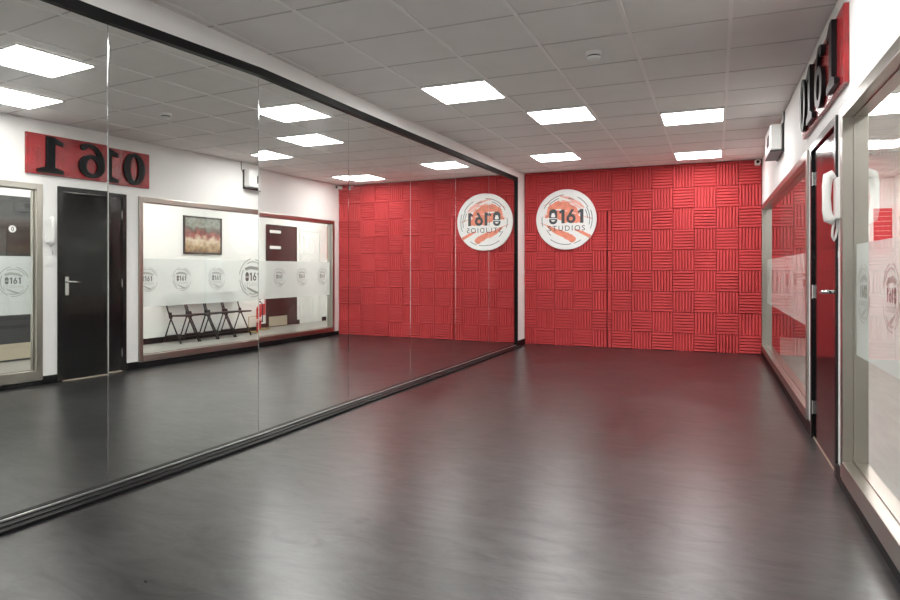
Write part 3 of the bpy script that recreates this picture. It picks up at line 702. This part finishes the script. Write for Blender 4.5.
def make_chair(y, label):
    xf = 5.20; w = .185
    t = empty('folding_chair', (5.42, y, 0), label, 'chair', 'black folding chairs along the lobby wall')
    for s in (-1, 1):
        yy = y + s * w
        b = BM(); tube(b, [(xf, yy, .006), (xf + .24, yy, .415), (xf + .262, yy, .455), (xf + .30, yy, .53), (xf + .385, yy, .775)], .0125, 10); obj('front_leg', b, M['chair_black'], t, smooth=True)
        b = BM(); tube(b, [(xf + .235, yy - s * .028, .455), (xf + .43, yy - s * .028, .006)], .0115, 10); obj('rear_leg', b, M['chair_black'], t, smooth=True)
        b = BM(); hexa(b, [(xf + .21, yy - s * .020, .40), (xf + .285, yy - s * .020, .40), (xf + .285, yy - s * .008, .40), (xf + .21, yy - s * .008, .40), (xf + .235, yy - s * .020, .50), (xf + .29, yy - s * .020, .50), (xf + .29, yy - s * .008, .50), (xf + .235, yy - s * .008, .50)]); obj('hinge_bracket', b, M['chair_black'], t)
    b = BM(); hexa(b, [(xf - .05, y - w + .035, .438), (xf + .33, y - w + .035, .425), (xf + .33, y + w - .035, .425), (xf - .05, y + w - .035, .438), (xf - .05, y - w + .035, .466), (xf + .33, y - w + .035, .45), (xf + .33, y + w - .035, .45), (xf - .05, y + w - .035, .466)])
    obj('seat', b, M['chair_black'], t, bevel=.008)
    b = BM()
    n = 8
    for k in range(n):
        def C(i): 
            a = i / n; return y - w + 2 * w * a, .022 * math.sin(PI * a)
        (ya, ca), (yc, cc) = C(k), C(k + 1)
        hexa(b, [(xf + .335 + ca, ya, .62), (xf + .345 + ca, ya, .62), (xf + .345 + cc, yc, .62), (xf + .335 + cc, yc, .62), (xf + .385 + ca, ya, .79), (xf + .395 + ca, ya, .79), (xf + .395 + cc, yc, .79), (xf + .385 + cc, yc, .79)])
    bmesh.ops.remove_doubles(b, verts=b.verts, dist=1e-5)
    obj('backrest', b, M['chair_black'], t, smooth=False)
    b = BM(); tube(b, [(xf + .058, y - w, .105), (xf + .058, y + w, .105)], .008, 8); obj('stretcher', b, M['chair_black'], t)
    b = BM(); tube(b, [(xf + .385, y - w + .028, .11), (xf + .385, y + w - .028, .11)], .008, 8); obj('stretcher', b, M['chair_black'], t)
    return t
chlab = ['black metal folding chair, first from the dark door end, under the picture', 'black metal folding chair, second from the dark door end of the row',
         'black metal folding chair, third from the dark door end of the row', 'black metal folding chair at the extinguisher end of the row']
proto = make_chair(7.86, chlab[0])
for k in range(1, 4):
    c = proto.copy(); COL.objects.link(c); c.location = (5.42, 7.86 + .408 * k, 0); c['label'] = chlab[k]
    for ch in list(proto.children):
        q = ch.copy(); COL.objects.link(q); q.parent = c

def extinguisher(x, y, z, label, wide=1.0):
    t = empty('fire_extinguisher', (x, y, z), label, 'fire extinguisher', 'red fire extinguishers by the maroon door')
    b = BM(); lathe(b, (x, y, z), [(.06 * wide, 0), (.072 * wide, .012), (.072 * wide, .40), (.06 * wide, .45), (.03, .475), (.022, .49), (.022, .52)], n=28); obj('cylinder', b, M['ext_red'], t, smooth=True)
    b = BM(); box(b, x - .075, x + .02, y - .012, y + .012, z + .53, z + .545); hexa(b, [(x - .085, y - .011, z + .575), (x + .01, y - .011, z + .55), (x + .01, y + .011, z + .55), (x - .085, y + .011, z + .575), (x - .085, y - .011, z + .585), (x + .01, y - .011, z + .562), (x + .01, y + .011, z + .562), (x - .085, y + .011, z + .585)]); box(b, x - .02, x + .02, y - .018, y + .018, z + .515, z + .55)
    obj('valve_handle', b, M['black_plastic'], t)
    b = BM(); tube(b, [(x - .02, y + .02, z + .53), (x - .05, y + .07, z + .50), (x - .06, y + .088, z + .40), (x - .05, y + .086, z + .2), (x - .045, y + .085, z + .12)], [.01, .01, .01, .01, .016], 10); obj('hose', b, M['black_plastic'], t, smooth=True)
    b = BM(); lathe(b, (x, y, z + .16), [(.0732 * wide, 0), (.0732 * wide, .07)], n=28); obj('instruction_band', b, M['poster_line'], t, smooth=True)
    return t
st = empty('extinguisher_stand', (5.48, 10.13, 0), 'low brass coloured stand on the lobby floor holding the extinguishers', 'stand')
b = BM(); box(b, 5.36, 5.60, 9.58, 10.68, .012, .032); tr = obj('tray', b, M['brass'], st, bevel=.006)
for (y, x) in ((9.64, 5.40), (10.62, 5.40), (9.64, 5.56), (10.62, 5.56)):
    b = BM(); lathe(b, (x, y, .001), [(.02, 0), (.02, .0115)], n=14); obj('foot', b, M['brass'], st)
b = BM(); tube(b, [(5.585, 9.62, .03), (5.585, 9.62, .30), (5.585, 10.64, .30), (5.585, 10.64, .03)], .008, 8); obj('back_rail', b, M['brass'], st)
extinguisher(5.47, 9.80, .0325, 'red fire extinguisher nearest the chairs on the brass stand')
extinguisher(5.47, 10.42, .0325, 'red fire extinguisher nearest the maroon door on the brass stand')
nt_ = empty('fire_sign', (LX, 10.74, .28), 'small red fire notice low on the lobby wall beside the maroon door', 'sign')
b = BM(); box(b, LX - .012, LX, 10.60, 10.87, .27, .64); obj('plate', b, M['poster_red'], nt_)
b = BM(); box(b, LX - .014, LX - .012, 10.63, 10.84, .50, .60); obj('white_panel', b, M['disc_white'], nt_)
po = empty('framed_picture', (5.48, LEND, 1.4), 'red striped poster on the far end wall of the lobby', 'picture')  # flat sheet painted as the foam reflection in the near window glass
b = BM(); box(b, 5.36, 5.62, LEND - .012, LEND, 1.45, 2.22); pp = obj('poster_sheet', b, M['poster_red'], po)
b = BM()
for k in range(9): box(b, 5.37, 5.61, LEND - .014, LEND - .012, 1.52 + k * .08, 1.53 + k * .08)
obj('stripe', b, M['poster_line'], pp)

# ------------------------------------------------------------------ world, camera, colour
w = bpy.data.worlds.new('World'); bpy.context.scene.world = w; w.use_nodes = True
w.node_tree.nodes['Background'].inputs[0].default_value = (.05, .05, .05, 1); w.node_tree.nodes['Background'].inputs[1].default_value = .2
cd = bpy.data.cameras.new('camera'); co = bpy.data.objects.new('camera', cd); COL.objects.link(co)
co.location = CAM; co.rotation_euler = (PI / 2, 0, YAW)
cd.sensor_width = 36; cd.sensor_fit = 'HORIZONTAL'; cd.lens = FPX * 36 / 900
cd.shift_x = (450 - PX) / 900; cd.shift_y = -(300 - PY) / 900
cd.clip_start = .02; cd.clip_end = 100
s = bpy.context.scene; s.camera = co
s.view_settings.view_transform = 'Standard'; s.view_settings.look = 'None'; s.view_settings.exposure = .5; s.view_settings.gamma = 1.1
try:
    s.cycles.max_bounces = 14; s.cycles.diffuse_bounces = 6; s.cycles.glossy_bounces = 8; s.cycles.transparent_max_bounces = 16; s.cycles.transmission_bounces = 8
    s.cycles.use_denoising = True; s.cycles.sample_clamp_indirect = 8
except Exception: pass
